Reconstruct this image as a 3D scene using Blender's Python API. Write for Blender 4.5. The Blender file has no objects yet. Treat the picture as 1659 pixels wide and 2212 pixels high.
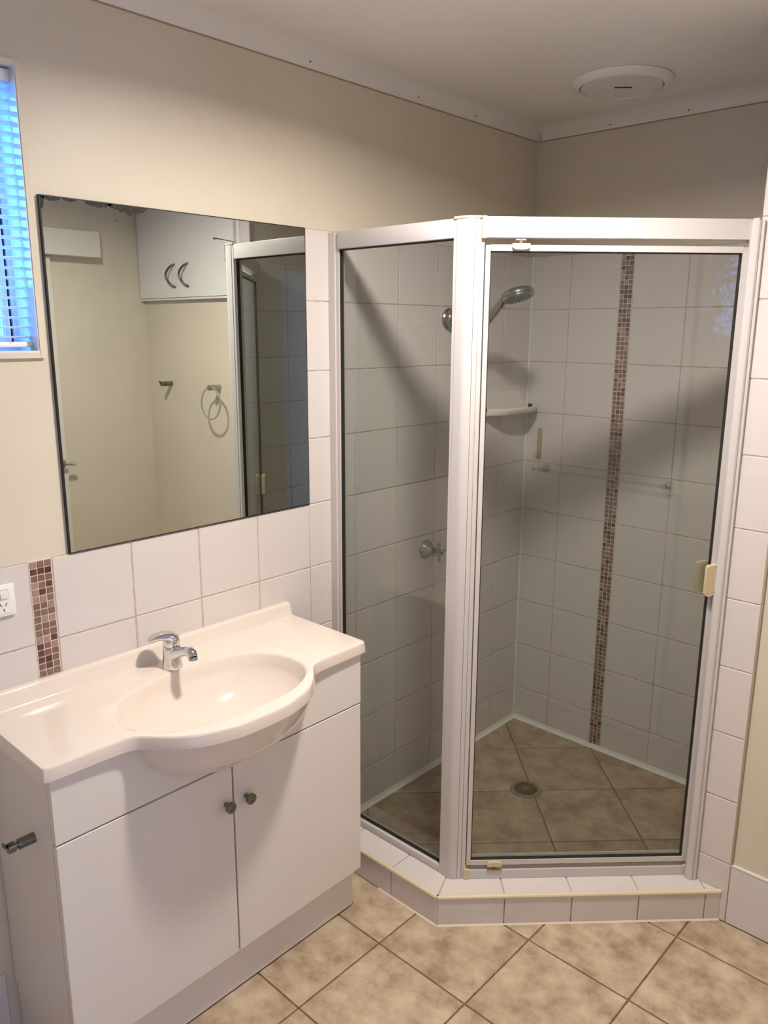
import bpy, bmesh, math, random
from mathutils import Matrix, Vector
random.seed(7)
PI = math.pi
scene = bpy.context.scene
COL = scene.collection

# ------------------------------------------------------------------ camera
F_PX = 1706.0
cam_d = bpy.data.cameras.new('camera'); cam = bpy.data.objects.new('camera', cam_d); COL.objects.link(cam)
cam_d.sensor_fit = 'VERTICAL'; cam_d.sensor_height = 36.0; cam_d.lens = F_PX / 2212 * 36.0
cam_d.clip_start = 0.01
yaw, pitch, roll = -0.747679, -0.225982, 0.004592
Fv = Vector((math.sin(yaw)*math.cos(pitch), math.cos(yaw)*math.cos(pitch), math.sin(pitch)))
R0 = Vector((math.cos(yaw), -math.sin(yaw), 0)); U0 = R0.cross(Fv)
Rv = math.cos(roll)*R0 + math.sin(roll)*U0; Uv = -math.sin(roll)*R0 + math.cos(roll)*U0
M = Matrix((Rv, Uv, -Fv)).transposed().to_4x4()
M.translation = (1.766096, -2.754168, 1.711658)
cam.matrix_world = M
scene.camera = cam

# ------------------------------------------------------------------ world: blue dusk sky outside the window
world = bpy.data.worlds.new('world'); scene.world = world; world.use_nodes = True
bg = world.node_tree.nodes['Background']
bg.inputs[0].default_value = (0.09, 0.32, 1.0, 1); bg.inputs[1].default_value = 20.0

# ------------------------------------------------------------------ exposure
vs = scene.view_settings
vs.view_transform = 'Standard'; vs.look = 'None'; vs.gamma = 1.0; vs.use_curve_mapping = False
vs.exposure = 0.0
LAMP_POS = (0.90, -1.44, 2.455)
LAMP_W = 28.0
FILL_COL = (0.82, 0.90, 1.0)  # cool glow of the added hallway fill window
FILL_L = 2.5
LAMP_SPREAD = math.radians(164)
LAMP_COL = (1.0, 0.92, 0.83)
# the window's portal only guides sampling of the sky
pl = bpy.data.lights.new('window_portal', 'AREA'); pl.shape = 'RECTANGLE'; pl.size = 0.6; pl.size_y = 0.56
pl.cycles.is_portal = True
po = bpy.data.objects.new('window_portal', pl); COL.objects.link(po)
po.location = (-0.15, -2.285, 1.95); po.rotation_euler = (0, -PI/2, 0)

# ------------------------------------------------------------------ helpers
def L(c):  # sRGB 0-255 -> linear
    return tuple((x/255/12.92 if x/255 <= .04045 else ((x/255+.055)/1.055)**2.4) for x in c)

def mat(name, col, rough=.5, metal=0.0, spec=.5, coat=0.0, noise=None, bump=None, emit=None):
    """noise=(scale, col2, detail, lo, hi), bump=(scale, distance)"""
    m = bpy.data.materials.new(name); m.use_nodes = True
    nt = m.node_tree; b = nt.nodes['Principled BSDF']
    b.inputs['Base Color'].default_value = (*col, 1); b.inputs['Roughness'].default_value = rough
    b.inputs['Metallic'].default_value = metal; b.inputs['Specular IOR Level'].default_value = spec
    b.inputs['Coat Weight'].default_value = coat; b.inputs['Coat Roughness'].default_value = .05
    geo = nt.nodes.new('ShaderNodeNewGeometry'); oi = nt.nodes.new('ShaderNodeObjectInfo')
    add = nt.nodes.new('ShaderNodeVectorMath'); add.operation = 'MULTIPLY_ADD'
    nt.links.new(oi.outputs['Random'], add.inputs[0]); add.inputs[1].default_value = (7.1, 3.3, 5.7)
    nt.links.new(geo.outputs['Position'], add.inputs[2])
    if noise:
        sc, c2, det, lo, hi = noise
        n = nt.nodes.new('ShaderNodeTexNoise'); n.inputs['Scale'].default_value = sc; n.inputs['Detail'].default_value = det
        n.inputs['Roughness'].default_value = .62
        nt.links.new(add.outputs[0], n.inputs['Vector'])
        r = nt.nodes.new('ShaderNodeValToRGB')
        r.color_ramp.elements[0].position = lo; r.color_ramp.elements[0].color = (*col, 1)
        r.color_ramp.elements[1].position = hi; r.color_ramp.elements[1].color = (*c2, 1)
        nt.links.new(n.outputs['Fac'], r.inputs[0]); nt.links.new(r.outputs[0], b.inputs['Base Color'])
    if bump:
        sc, dist = bump
        n = nt.nodes.new('ShaderNodeTexNoise'); n.inputs['Scale'].default_value = sc; n.inputs['Detail'].default_value = 1.0
        nt.links.new(add.outputs[0], n.inputs['Vector'])
        bp = nt.nodes.new('ShaderNodeBump'); bp.inputs['Distance'].default_value = dist; bp.inputs['Strength'].default_value = 1.0
        nt.links.new(n.outputs['Fac'], bp.inputs['Height']); nt.links.new(bp.outputs[0], b.inputs['Normal'])
    if emit:
        b.inputs['Emission Color'].default_value = (*emit[0], 1); b.inputs['Emission Strength'].default_value = emit[1]
    return m

def thin_glass(name, tint, r0=.04, rough=0.0, bump=None, milky=0.0, milk=(1, 1, 1)):
    m = bpy.data.materials.new(name); m.use_nodes = True; nt = m.node_tree; nt.nodes.clear()
    out = nt.nodes.new('ShaderNodeOutputMaterial'); tr = nt.nodes.new('ShaderNodeBsdfTransparent')
    gl = nt.nodes.new('ShaderNodeBsdfGlossy'); gl.inputs['Roughness'].default_value = rough
    tr.inputs[0].default_value = (*tint, 1)
    geo = nt.nodes.new('ShaderNodeNewGeometry'); dot = nt.nodes.new('ShaderNodeVectorMath'); dot.operation = 'DOT_PRODUCT'
    nt.links.new(geo.outputs['Incoming'], dot.inputs[0]); nt.links.new(geo.outputs['Normal'], dot.inputs[1])
    def mth(op, a, bv):
        n = nt.nodes.new('ShaderNodeMath'); n.operation = op
        for i, v in enumerate((a, bv)):
            if v is None: continue
            if isinstance(v, (int, float)): n.inputs[i].default_value = v
            else: nt.links.new(v, n.inputs[i])
        return n.outputs[0]
    ab = mth('ABSOLUTE', dot.outputs['Value'], None)
    fr = mth('ADD', mth('MULTIPLY', mth('POWER', mth('SUBTRACT', 1.0, ab), 5.0), 1 - r0), r0)
    mx = nt.nodes.new('ShaderNodeMixShader'); nt.links.new(fr, mx.inputs[0])
    base = tr.outputs[0]
    if milky:
        tl = nt.nodes.new('ShaderNodeBsdfTranslucent'); tl.inputs[0].default_value = (*milk, 1)
        m2 = nt.nodes.new('ShaderNodeMixShader'); m2.inputs[0].default_value = milky
        nt.links.new(base, m2.inputs[1]); nt.links.new(tl.outputs[0], m2.inputs[2]); base = m2.outputs[0]
    if bump:
        v = nt.nodes.new('ShaderNodeTexVoronoi'); v.inputs['Scale'].default_value = bump[0]; v.feature = 'SMOOTH_F1'
        nt.links.new(geo.outputs['Position'], v.inputs['Vector'])
        bp = nt.nodes.new('ShaderNodeBump'); bp.inputs['Distance'].default_value = bump[1]
        nt.links.new(v.outputs['Distance'], bp.inputs['Height']); nt.links.new(bp.outputs[0], gl.inputs['Normal'])
    nt.links.new(base, mx.inputs[1]); nt.links.new(gl.outputs[0], mx.inputs[2])
    nt.links.new(mx.outputs[0], out.inputs[0])
    return m

class MB:
    def __init__(s): s.v = []; s.f = []; s.mi = []
    def add(s, vs_, fs, mi=0):
        o = len(s.v); s.v += [tuple(x) for x in vs_]; s.f += [tuple(i+o for i in f) for f in fs]; s.mi += [mi]*len(fs); return s
    def box(s, x0, x1, y0, y1, z0, z1):
        v = [(x, y, z) for z in (z0, z1) for y in (y0, y1) for x in (x0, x1)]
        return s.add(v, [(0,2,3,1), (4,5,7,6), (0,1,5,4), (2,6,7,3), (0,4,6,2), (1,3,7,5)])
    def rbox(s, x0, x1, y0, y1, z0, z1, r=.002, seg=2):
        bm = bmesh.new(); t = MB().box(x0, x1, y0, y1, z0, z1)
        vv = [bm.verts.new(p) for p in t.v]
        for f in t.f: bm.faces.new([vv[i] for i in f])
        bmesh.ops.bevel(bm, geom=bm.edges[:], offset=r, segments=seg, profile=.5, affect='EDGES')
        return s.frombm(bm)
    def frombm(s, bm):
        bm.verts.index_update()
        s.add([v.co[:] for v in bm.verts], [[v.index for v in f.verts] for f in bm.faces]); bm.free(); return s
    def prism(s, poly, d0, d1, fn):
        """poly = 2D points (counter-clockwise), fn(a, b, d) -> xyz"""
        n = len(poly); v = [fn(a, b, d0) for a, b in poly] + [fn(a, b, d1) for a, b in poly]
        f = [tuple(range(n))[::-1], tuple(range(n, 2*n))] + [(i, (i+1) % n, n+(i+1) % n, n+i) for i in range(n)]
        return s.add(v, f)
    def rings(s, rs, cap0=True, cap1=True, closed=True):
        n = len(rs[0]); v = [p for r in rs for p in r]; f = []
        for k in range(len(rs)-1):
            for i in range(n if closed else n-1):
                j = (i+1) % n; f.append((k*n+i, k*n+j, (k+1)*n+j, (k+1)*n+i))
        if cap0: f.append(tuple(range(n))[::-1])
        if cap1: f.append(tuple(range((len(rs)-1)*n, len(rs)*n)))
        return s.add(v, f)
    def lathe(s, prof, origin, axis, n=32, cap=True):
        """prof = (radius, distance along axis)"""
        ax = Vector(axis).normalized(); t = Vector((0, 0, 1)) if abs(ax.z) < .9 else Vector((1, 0, 0))
        u = ax.cross(t).normalized(); w = ax.cross(u); o = Vector(origin)
        rs = [[tuple(o + ax*d + (u*math.cos(2*PI*i/n) + w*math.sin(2*PI*i/n))*max(r, 1e-5)) for i in range(n)] for r, d in prof]
        return s.rings(rs, cap, cap)
    def tube(s, pts, rad, n=14, closed=False, flat=None):
        P = [Vector(p) for p in pts]; rs = []; prev = None
        for i, p in enumerate(P):
            a = P[(i-1) % len(P)] if (i or closed) else p; b = P[(i+1) % len(P)] if (i < len(P)-1 or closed) else p
            t = (b-a).normalized()
            if prev is None: u = t.cross(Vector((0, 0, 1)) if abs(t.z) < .9 else Vector((1, 0, 0))).normalized()
            else: u = (prev - t*prev.dot(t)).normalized()
            prev = u; w = t.cross(u); r = rad[i] if isinstance(rad, (list, tuple)) else rad
            fl = flat[i] if flat else 1
            rs.append([tuple(p + (u*math.cos(2*PI*k/n) + w*math.sin(2*PI*k/n)*fl)*r) for k in range(n)])
        if closed: rs.append(rs[0]); return s.rings(rs, False, False)
        return s.rings(rs)
    def mesh(s, name, mats, off=(0, 0, 0), smooth=None):
        me = bpy.data.meshes.new(name)
        me.from_pydata([(x-off[0], y-off[1], z-off[2]) for x, y, z in s.v], [], s.f)
        for m in (mats if isinstance(mats, (list, tuple)) else [mats]): me.materials.append(m)
        if any(s.mi): me.polygons.foreach_set('material_index', s.mi)
        bm = bmesh.new(); bm.from_mesh(me); bmesh.ops.recalc_face_normals(bm, faces=bm.faces[:]); bm.to_mesh(me); bm.free()
        if smooth is not None:
            me.polygons.foreach_set('use_smooth', [True]*len(me.polygons)); me.set_sharp_from_angle(angle=math.radians(smooth))
        return me

ORG = {}
def thing(name, loc, label, cat, group=None):
    o = bpy.data.objects.new(name, None); COL.objects.link(o); o.location = loc; o.empty_display_size = .05
    o['label'] = label; o['category'] = cat
    if group: o['group'] = group
    ORG[o] = loc; return o
def part(name, mb, m, parent, smooth=None, label=None, kind=None):
    off = ORG.get(parent, (0, 0, 0))
    o = bpy.data.objects.new(name, mb.mesh(name, m, off, smooth)); COL.objects.link(o); o.parent = parent
    ORG[o] = off
    if label: o['label'] = label
    if kind: o['kind'] = kind
    return o
def single(name, mb, m, label, cat, smooth=None, group=None):
    o = bpy.data.objects.new(name, mb.mesh(name, m, (0, 0, 0), smooth)); COL.objects.link(o)
    o['label'] = label; o['category'] = cat
    if group: o['group'] = group
    ORG[o] = (0, 0, 0); return o
def struct(name, mb, m, label, cat, smooth=None):
    o = single(name, mb, m, label, cat, smooth); o['kind'] = 'structure'; return o
def inst(name, me, parent, M4):
    o = bpy.data.objects.new(name, me); COL.objects.link(o); o.parent = parent; o.matrix_local = M4; return o

# ------------------------------------------------------------------ materials
paint = mat('cream_wall_paint', L((218, 208, 189)), .45, noise=(2.5, L((211, 201, 182)), 3, .35, .7), bump=(60, .0003))
ceil_m = mat('white_ceiling_paint', L((242, 238, 232)), .6, noise=(1.6, L((232, 227, 220)), 3, .35, .75))
cornice_m = mat('white_cornice_paint', L((232, 228, 222)), .5)
tile_m = mat('white_gloss_tile', L((216, 208, 204)), .025, bump=(24, .0013))
base_m = mat('white_skirting_tile', L((218, 212, 208)), .12, bump=(20, .0003))
grout_m = mat('grey_beige_grout', L((196, 180, 167)), .85, noise=(30, L((166, 150, 136)), 2, .4, .7))
grout_w = mat('pale_mosaic_grout', L((222, 208, 194)), .8)
seal_m = mat('white_silicone', L((228, 226, 220)), .4)
floor_m = mat('beige_floor_tile', L((206, 186, 160)), .34, noise=(13, L((150, 126, 103)), 10, .36, .70), bump=(40, .0004))
floor_s = mat('darker_floor_tile', L((186, 165, 142)), .3, noise=(13, L((138, 115, 95)), 10, .36, .70), bump=(40, .0004))  # darker copy of the beige floor tile, for the shower
fgrout = mat('brown_floor_grout', L((122, 104, 86)), .9, noise=(25, L((98, 80, 64)), 2, .4, .7))
mos = [mat('mosaic_stone_%d' % i, L(c), .42, noise=(160, L(d), 4, .35, .75)) for i, (c, d) in enumerate([
    ((120, 84, 75), (142, 108, 96)), ((86, 50, 44), (110, 72, 63)), ((152, 126, 114), (170, 146, 134)),
    ((112, 78, 68), (146, 116, 104)), ((138, 112, 99), (116, 90, 79)), ((66, 36, 33), (92, 54, 48))])]
lam = mat('white_laminate', L((226, 219, 214)), .33)
lam_edge = mat('cream_laminate_edge', L((206, 188, 164)), .5)
basin_m = mat('white_polymarble', L((228, 215, 205)), .09, coat=.4)
chrome = mat('chrome', (.72, .73, .74), .06, metal=1.0)
chrome_d = mat('satin_chrome', (.42, .42, .41), .2, metal=1.0)
alu = mat('white_powdercoat', L((204, 198, 195)), .28)
cream = mat('cream_pvc_strip', L((222, 206, 180)), .45)
beige = mat('beige_plastic', L((208, 191, 158)), .4)
chrome_k = mat('dark_reflecting_chrome', (.20, .205, .20), .14, metal=1.0)
bead_m = mat('brown_caulk', L((168, 148, 124)), .7)
rubber = mat('black_rubber', (.02, .018, .015), .6)
dark = mat('dark_gap', (.03, .025, .02), .8)
glass_m = thin_glass('grey_tinted_glass', (.88, .90, .885))
clear_m = thin_glass('clear_acrylic', (.93, .94, .92), .07)
pattern_m = thin_glass('patterned_window_glass', (.92, .96, .98), .05, .02, (45, .004), .12, (.8, .9, 1.0))
mirror_m = mat('mirror_silver', (.65, .69, .65), .0, metal=1.0)
black_m = mat('black_mirror_backing', (.012, .012, .012), .5)
rust_m = mat('worn_mirror_silver', (.012, .010, .009), .7, noise=(160, (.07, .06, .05), 4, .5, .75))
jamb_m = mat('glossy_white_reveal', L((226, 226, 226)), .08, bump=(26, .0007))
pvc = mat('white_pvc', L((236, 236, 236)), .35)
slat_m = mat('white_slat', L((232, 232, 232)), .4)
plast = mat('white_plastic', L((238, 236, 234)), .25)
ceram = mat('white_ceramic', L((226, 220, 214)), .1)
brass = mat('aged_brass', (.30, .19, .10), .45, metal=.5)
pink = mat('worn_grate', L((150, 134, 116)), .5, metal=.4)
doorpaint = mat('white_door_paint', L((222, 216, 204)), .4)
cupb = mat('white_cupboard_paint', L((226, 224, 220)), .38)
fence_m = mat('dark_fence', (.02, .03, .03), .8)
mark_b = mat('blue_mark', (.05, .1, .5), .4); mark_r = mat('red_mark', (.6, .04, .03), .4)

# ------------------------------------------------------------------ key dimensions
TH = .006                      # tile thickness; tile faces lie on x=0 (left wall), y=0 (back wall), x=1.035, y=-.582
NX, NY = 1.035, -.582          # outer corner of the alcove's right-hand return
WX = 1.90                      # right wall
YF = -3.20                     # front wall (behind the camera)
CZ = 2.455                     # ceiling
LV = [.1933 + .2*i for i in range(12)]     # wall tile joints
SZ = .045                      # shower floor
WIN = (-2.60, -1.968, 1.66, 2.238)
CA_Y, CD = -1.180, 1.7057      # kerb outer lines: y = CA_Y and x - y = CD
S2 = math.sqrt(2)

# ------------------------------------------------------------------ room shell
b = MB(); x0, x1 = -.13, -TH
b.box(x0, x1, YF-.1, WIN[0], -.12, CZ+.1); b.box(x0, x1, WIN[1], .13, -.12, CZ+.1)
b.box(x0, x1, WIN[0], WIN[1], -.12, WIN[2]); b.box(x0, x1, WIN[0], WIN[1], WIN[3], CZ+.1)
wall_left = struct('wall_left', b, paint, 'cream painted wall behind the vanity and mirror', 'wall')
wall_back = struct('wall_back', MB().box(-TH, NX+TH, TH, .13, -.12, CZ+.1), paint, 'back wall of the shower alcove, tiled below and cream above', 'wall')
wall_return = struct('wall_return', MB().box(NX+TH, WX+.13, NY+TH, .13, -.12, CZ+.1), paint, 'cream wall right of the shower with a tiled edge column', 'wall')
DY0, DY1, DH = -3.17, -2.47, 2.05      # unseen doorway added beside the camera to let the hallway fill in
wall_right = struct('wall_right', MB().box(WX, WX+.11, DY1, NY+TH, -.12, CZ+.1).box(WX, WX+.11, YF-.1, DY0, -.12, CZ+.1).box(WX, WX+.11, DY0, DY1, DH, CZ+.1).box(WX, WX+.11, DY0, DY1, -.12, 0), paint, 'cream wall opposite the mirror', 'wall')
wall_front = struct('wall_front', MB().box(-TH, WX, YF-.1, YF, -.12, CZ+.1), paint, 'cream wall behind the viewer', 'wall')
# unseen hallway added for cool fill; its frosted pane glows in place of daylight
HX, HY0, HY1 = 3.25, -3.60, -1.70
hall = MB().box(WX+.11, HX, HY0-.1, HY0, -.12, CZ).box(WX+.11, HX, HY1, HY1+.1, -.12, CZ).box(WX+.11, HX+.1, HY0, HY1, -.12, 0).box(WX+.11, HX+.1, HY0, HY1, CZ, CZ+.1)
hall.box(HX, HX+.1, HY0, HY1, -.12, .85).box(HX, HX+.1, HY0, HY1, 2.15, CZ).box(HX, HX+.1, HY0, -3.3, .85, 2.15).box(HX, HX+.1, -2.0, HY1, .85, 2.15)
fill_hall = struct('fill_hall', hall, ceil_m, 'added white hallway carrying fill light beyond the doorway behind the viewer', 'hallway')
fill_window = struct('fill_window', MB().box(HX+.03, HX+.07, -3.3, -3.26, .85, 2.15).box(HX+.03, HX+.07, -2.04, -2.0, .85, 2.15).box(HX+.03, HX+.07, -3.26, -2.04, .85, .89).box(HX+.03, HX+.07, -3.26, -2.04, 2.11, 2.15), ceil_m, 'added glowing fill window in the hallway behind the viewer', 'window')
part('pane', MB().box(HX+.048, HX+.052, -3.26, -2.04, .89, 2.11), mat('glowing_fill_glass', (.6, .62, .65), .5, emit=(FILL_COL, FILL_L)), fill_window)  # emissive pane, a made-up source of cool fill
ceiling = struct('ceiling', MB().box(-TH, WX, YF, TH, CZ, CZ+.1), ceil_m, 'flat white painted ceiling', 'ceiling')
floor = struct('floor', MB().box(-TH, WX, YF, TH, -.12, -.003), fgrout, 'beige square tiled bathroom floor', 'floor')

# cornice: coved strip swept along each wall
def cove(r=.046, n=5):
    pts = [(0, 0), (0, r)]
    pts += [(r, r)]
    for i in range(1, n): 
        a = PI/2*i/n
        pts.append((r - r*.62*math.sin(a) - .38*r*i/n, r*.62*math.cos(a) + .38*r*(1-i/n) ))
    return pts
CV = cove(); cz0 = CZ - .046
trim_1 = struct('trim_1', MB().prism(CV, YF, TH, lambda a, c, d: (-TH+a, d, cz0+c)), cornice_m, 'white cove cornice above the mirror wall', 'cornice')
trim_2 = struct('trim_2', MB().prism(CV, -TH+.02, NX+TH, lambda a, c, d: (d, TH-a, cz0+c)), cornice_m, 'white cove cornice above the shower back wall', 'cornice')
trim_3 = struct('trim_3', MB().prism(CV, NY-TH, TH, lambda a, c, d: (NX+TH-a, d, cz0+c)), cornice_m, 'white cove cornice above the short shower side wall', 'cornice')
trim_4 = struct('trim_4', MB().prism(CV, NX+TH, WX, lambda a, c, d: (d, NY+TH-a, cz0+c)), cornice_m, 'white cove cornice above the cupboard wall', 'cornice')
part('brown_line', MB().box(-TH, -TH+.0012, YF, 0, cz0-.003, cz0+.001), bead_m, trim_1)  # thin brown strip along the lower cornice edge
part('brown_line', MB().box(-TH, NX+TH, TH-.0012, TH, cz0-.003, cz0+.001), bead_m, trim_2)
for k, (yy, zz) in enumerate([(-1.17, .017), (-.72, .018), (-.42, .019)]):
    part('nail', MB().lathe([(.0022, 0), (.0022, .002)], (-TH+.024, yy, cz0+.010), (1, 0, -1), 10), rubber, trim_1)
for xx in (.30, .58, .86):
    part('nail', MB().lathe([(.0022, 0), (.0022, .002)], (xx, TH-.024, cz0+.010), (0, -1, -1), 10), rubber, trim_2)

# ------------------------------------------------------------------ tiles
_cache = {}
def tile_mesh(w, h, m, th=TH, ch=.0016, key=''):
    k = (round(w, 4), round(h, 4), m.name, th, key)
    if k not in _cache:
        a, c = w/2, h/2
        v = [(-a, -c, -th), (a, -c, -th), (a, c, -th), (-a, c, -th), (-a, -c, -ch), (a, -c, -ch), (a, c, -ch), (-a, c, -ch),
             (-a+ch, -c+ch, 0), (a-ch, -c+ch, 0), (a-ch, c-ch, 0), (-a+ch, c-ch, 0)]
        f = [(8, 9, 10, 11)] + [(4+i, 4+(i+1) % 4, 8+(i+1) % 4, 8+i) for i in range(4)] + [(i, (i+1) % 4, 4+(i+1) % 4, 4+i) for i in range(4)]
        _cache[k] = MB().add(v, f).mesh('tile', m)
    return _cache[k]
def frame(o, u, v):
    u = Vector(u); v = Vector(v); n = u.cross(v)
    M4 = Matrix((u, v, n)).transposed().to_4x4(); M4.translation = o; return M4
GAP = .0028
def tiles(parent, P, u, v, ul, vl, m=tile_m, name='tile', gap=GAP, th=TH, jit=True):
    """P(a, c) -> xyz of tile face centre; ul / vl joint positions"""
    for i in range(len(ul)-1):
        for j in range(len(vl)-1):
            w, h = ul[i+1]-ul[i]-gap, vl[j+1]-vl[j]-gap
            if w < .004 or h < .004: continue
            M4 = frame(P((ul[i]+ul[i+1])/2, (vl[j]+vl[j+1])/2), u, v)
            if jit: M4 = M4 @ Matrix.Rotation(random.gauss(0, .0016), 4, 'X') @ Matrix.Rotation(random.gauss(0, .0016), 4, 'Y')
            inst(name, tile_mesh(w, h, m, th), parent, M4)
def grout(parent, b, m=grout_m): return part('grout', b, m, parent)
GD = .0014   # grout lies this far behind the tile faces

# left wall: shower zone, column by the screen, splashback under the mirror
YJ = sorted([-.1832 - .2*j for j in range(9)])            # -1.7832 ... -.1832
PA = lambda a, c: (0, a, c)
vA = [SZ] + LV[:10]
tiles(wall_left, PA, (0, 1, 0), (0, 0, 1), [-1.1832] + [y for y in YJ if y > -1.18] + [0], vA)
grout(wall_left, MB().box(-TH, -GD, -1.1832, 0, .0, LV[9]))
# splash tiles
SL, SR = -2.0395, -1.9865
tiles(wall_left, PA, (0, 1, 0), (0, 0, 1), [SR, -1.7832, -1.5832, -1.3832, -1.1832], [LV[3], LV[4], LV[5]])
tiles(wall_left, PA, (0, 1, 0), (0, 0, 1), [-2.24, SL], [LV[3], LV[4], LV[5]])
tiles(wall_left, PA, (0, 1, 0), (0, 0, 1), [-1.2832, -1.1832], [.0, LV[0], LV[1], LV[2], LV[3]])
grout(wall_left, MB().box(-TH, -GD, -2.24, SL, LV[3], LV[5]).box(-TH, -GD, SR, -1.1832, LV[3], LV[5]))
grout(wall_left, MB().box(-TH, -GD, -1.2832, -1.1832, 0, LV[3]))
# skirting left of the vanity
tiles(wall_left, PA, (0, 1, 0), (0, 0, 1), [-3.2, -3.0, -2.8, -2.6, -2.4, -2.19], [0, .190], base_m)
# mosaic strip in the splashback
MP = .0166
def mosaic(parent, P, u, v, a0, a1, z0, z1, nmax, cols=3):
    meshes = []
    pw = (a1-a0)/cols
    for mm in mos: meshes.append(tile_mesh(pw-.0021, MP-.0021, mm, TH, .0006, key='mos'))
    rows = int((z1-z0)/MP); rest = MB(); cnt = 0
    for r in range(rows + 1):
        zc = z1 - MP*(r+.5); 
        h = MP
        if zc - MP/2 < z0:
            h = zc + MP/2 - z0; zc = z0 + h/2
            if h < .005: continue
        for c in range(cols):
            ac = a0 + pw*(c+.5); mi = random.choices(range(6), (4, 3, 3, 3, 4, 1.5))[0]
            M4 = frame(P(ac + random.uniform(-.0003, .0003), zc + random.uniform(-.0003, .0003), random.uniform(-.0001, .0005)), u, v)
            M4 = M4 @ Matrix.Rotation(random.gauss(0, .01), 4, 'X') @ Matrix.Rotation(random.gauss(0, .01), 4, 'Y')
            me = meshes[mi] if h == MP else tile_mesh(pw-.0021, h-.0021, mos[mi], TH, .0006, key='mos')
            if cnt < nmax: inst('mosaic_tile', me, parent, M4)
            else:
                rest.add([tuple(M4 @ x.co) for x in me.vertices], [tuple(p.vertices) for p in me.polygons], mi)
            cnt += 1
    if rest.v: part('mosaic_tiles', rest, mos, parent, kind='stuff', label='lowest rows of brown stone mosaic by the shower floor')
mosaic(wall_left, lambda a, c, d: (d, a, c), (0, 1, 0), (0, 0, 1), SL+.001, SR-.001, .905, LV[5]-.001, 300)
grout(wall_left, MB().box(-TH, -.0010, SL, SR, LV[3], LV[5]), grout_w)

# back wall
BL, BR = .371, .4205
PB = lambda a, c: (a, 0, c)
tiles(wall_back, PB, (1, 0, 0), (0, 0, 1), [0, .1686, BL], vA)
tiles(wall_back, PB, (1, 0, 0), (0, 0, 1), [BR, .6205, .8205, 1.0205, NX], vA)
grout(wall_back, MB().box(0, BL, GD, TH, 0, LV[9]).box(BR, NX, GD, TH, 0, LV[9]))
mosaic(wall_back, lambda a, c, d: (a, -d, c), (1, 0, 0), (0, 0, 1), BL+.0008, BR-.0008, SZ+.004, LV[9]-.001, 300)
grout(wall_back, MB().box(BL, BR, .0010, TH, SZ, LV[9]), grout_w)

# return wall: inner side of the shower (faces -x) and edge column (faces -y)
PD = lambda a, c: (NX, a, c)
tiles(wall_return, PD, (0, -1, 0), (0, 0, 1), [], vA)
for ys in ((0, -.184), (-.184, -.384), (-.384, -.582)):
    for j in range(len(vA)-1):
        w = abs(ys[1]-ys[0])-GAP; h = vA[j+1]-vA[j]-GAP
        inst('tile', tile_mesh(w, h, tile_m), wall_return, frame((NX, sum(ys)/2, (vA[j]+vA[j+1])/2), (0, -1, 0), (0, 0, 1)))
grout(wall_return, MB().box(NX+GD, NX+TH, NY+.0022, 0, 0, LV[9]))
PN = lambda a, c: (a, NY, c)
NR = 1.141
tiles(wall_return, PN, (1, 0, 0), (0, 0, 1), [NX, NR], [0] + LV + [cz0])
grout(wall_return, MB().box(NX+.002, NR-.001, NY+GD, NY+TH, 0, cz0))
part('edge_bead', MB().box(NR-.001, NR+.0035, NY-.0005, NY+TH, LV[0], cz0), bead_m, wall_return, label='dull beige caulk line along the tiled column')
bb = struct('baseboard_back', MB().box(NR, WX, NY+GD, NY+TH, 0, .188), grout_m, 'white tiled skirting along the cupboard wall', 'skirting')
tiles(bb, PN, (1, 0, 0), (0, 0, 1), [NR, 1.341, 1.541, 1.741, WX], [0, .190], base_m)
part('cap_bead', MB().box(NR, WX, NY-.001, NY+TH, .190, .1955), seal_m, bb)
br_ = struct('baseboard_right', MB().box(WX-.006, WX, DY1, -1.87, 0, .19), base_m, 'white tiled skirting along the wall opposite the mirror', 'skirting')

# ------------------------------------------------------------------ room floor tiles (305 mm, square to the walls)
xs = sorted([.4475 + .3065*i for i in range(-2, 6)]); ys = sorted([-1.3445 + .3045*i for i in range(-6, 5)])
def clip(poly, a, c, d):          # keep a*x + c*y <= d
    out = []
    for i in range(len(poly)):
        p, q = poly[i], poly[(i+1) % len(poly)]; sp = a*p[0]+c*p[1]-d; sq = a*q[0]+c*q[1]-d
        if sp <= 0: out.append(p)
        if sp*sq < 0:
            t = sp/(sp-sq); out.append((p[0]+t*(q[0]-p[0]), p[1]+t*(q[1]-p[1])))
    return out
def area(p): return .5*sum(p[i][0]*p[(i+1) % len(p)][1]-p[(i+1) % len(p)][0]*p[i][1] for i in range(len(p)))
def inset(poly, d):
    if area(poly) < 0: poly = poly[::-1]
    r = poly
    for i in range(len(poly)):
        p, q = poly[i], poly[(i+1) % len(poly)]; ex, ey = q[0]-p[0], q[1]-p[1]; l = math.hypot(ex, ey)
        if l < 1e-6: continue
        nx, ny = ey/l, -ex/l
        r = clip(r, nx, ny, nx*p[0]+ny*p[1]-d)
        if len(r) < 3: return []
    return r
def dedupe(p, e=1e-4):
    r = []
    for q in p:
        if not r or math.hypot(q[0]-r[-1][0], q[1]-r[-1][1]) > e: r.append(q)
    if len(r) > 1 and math.hypot(r[0][0]-r[-1][0], r[0][1]-r[-1][1]) < e: r.pop()
    return r
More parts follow.
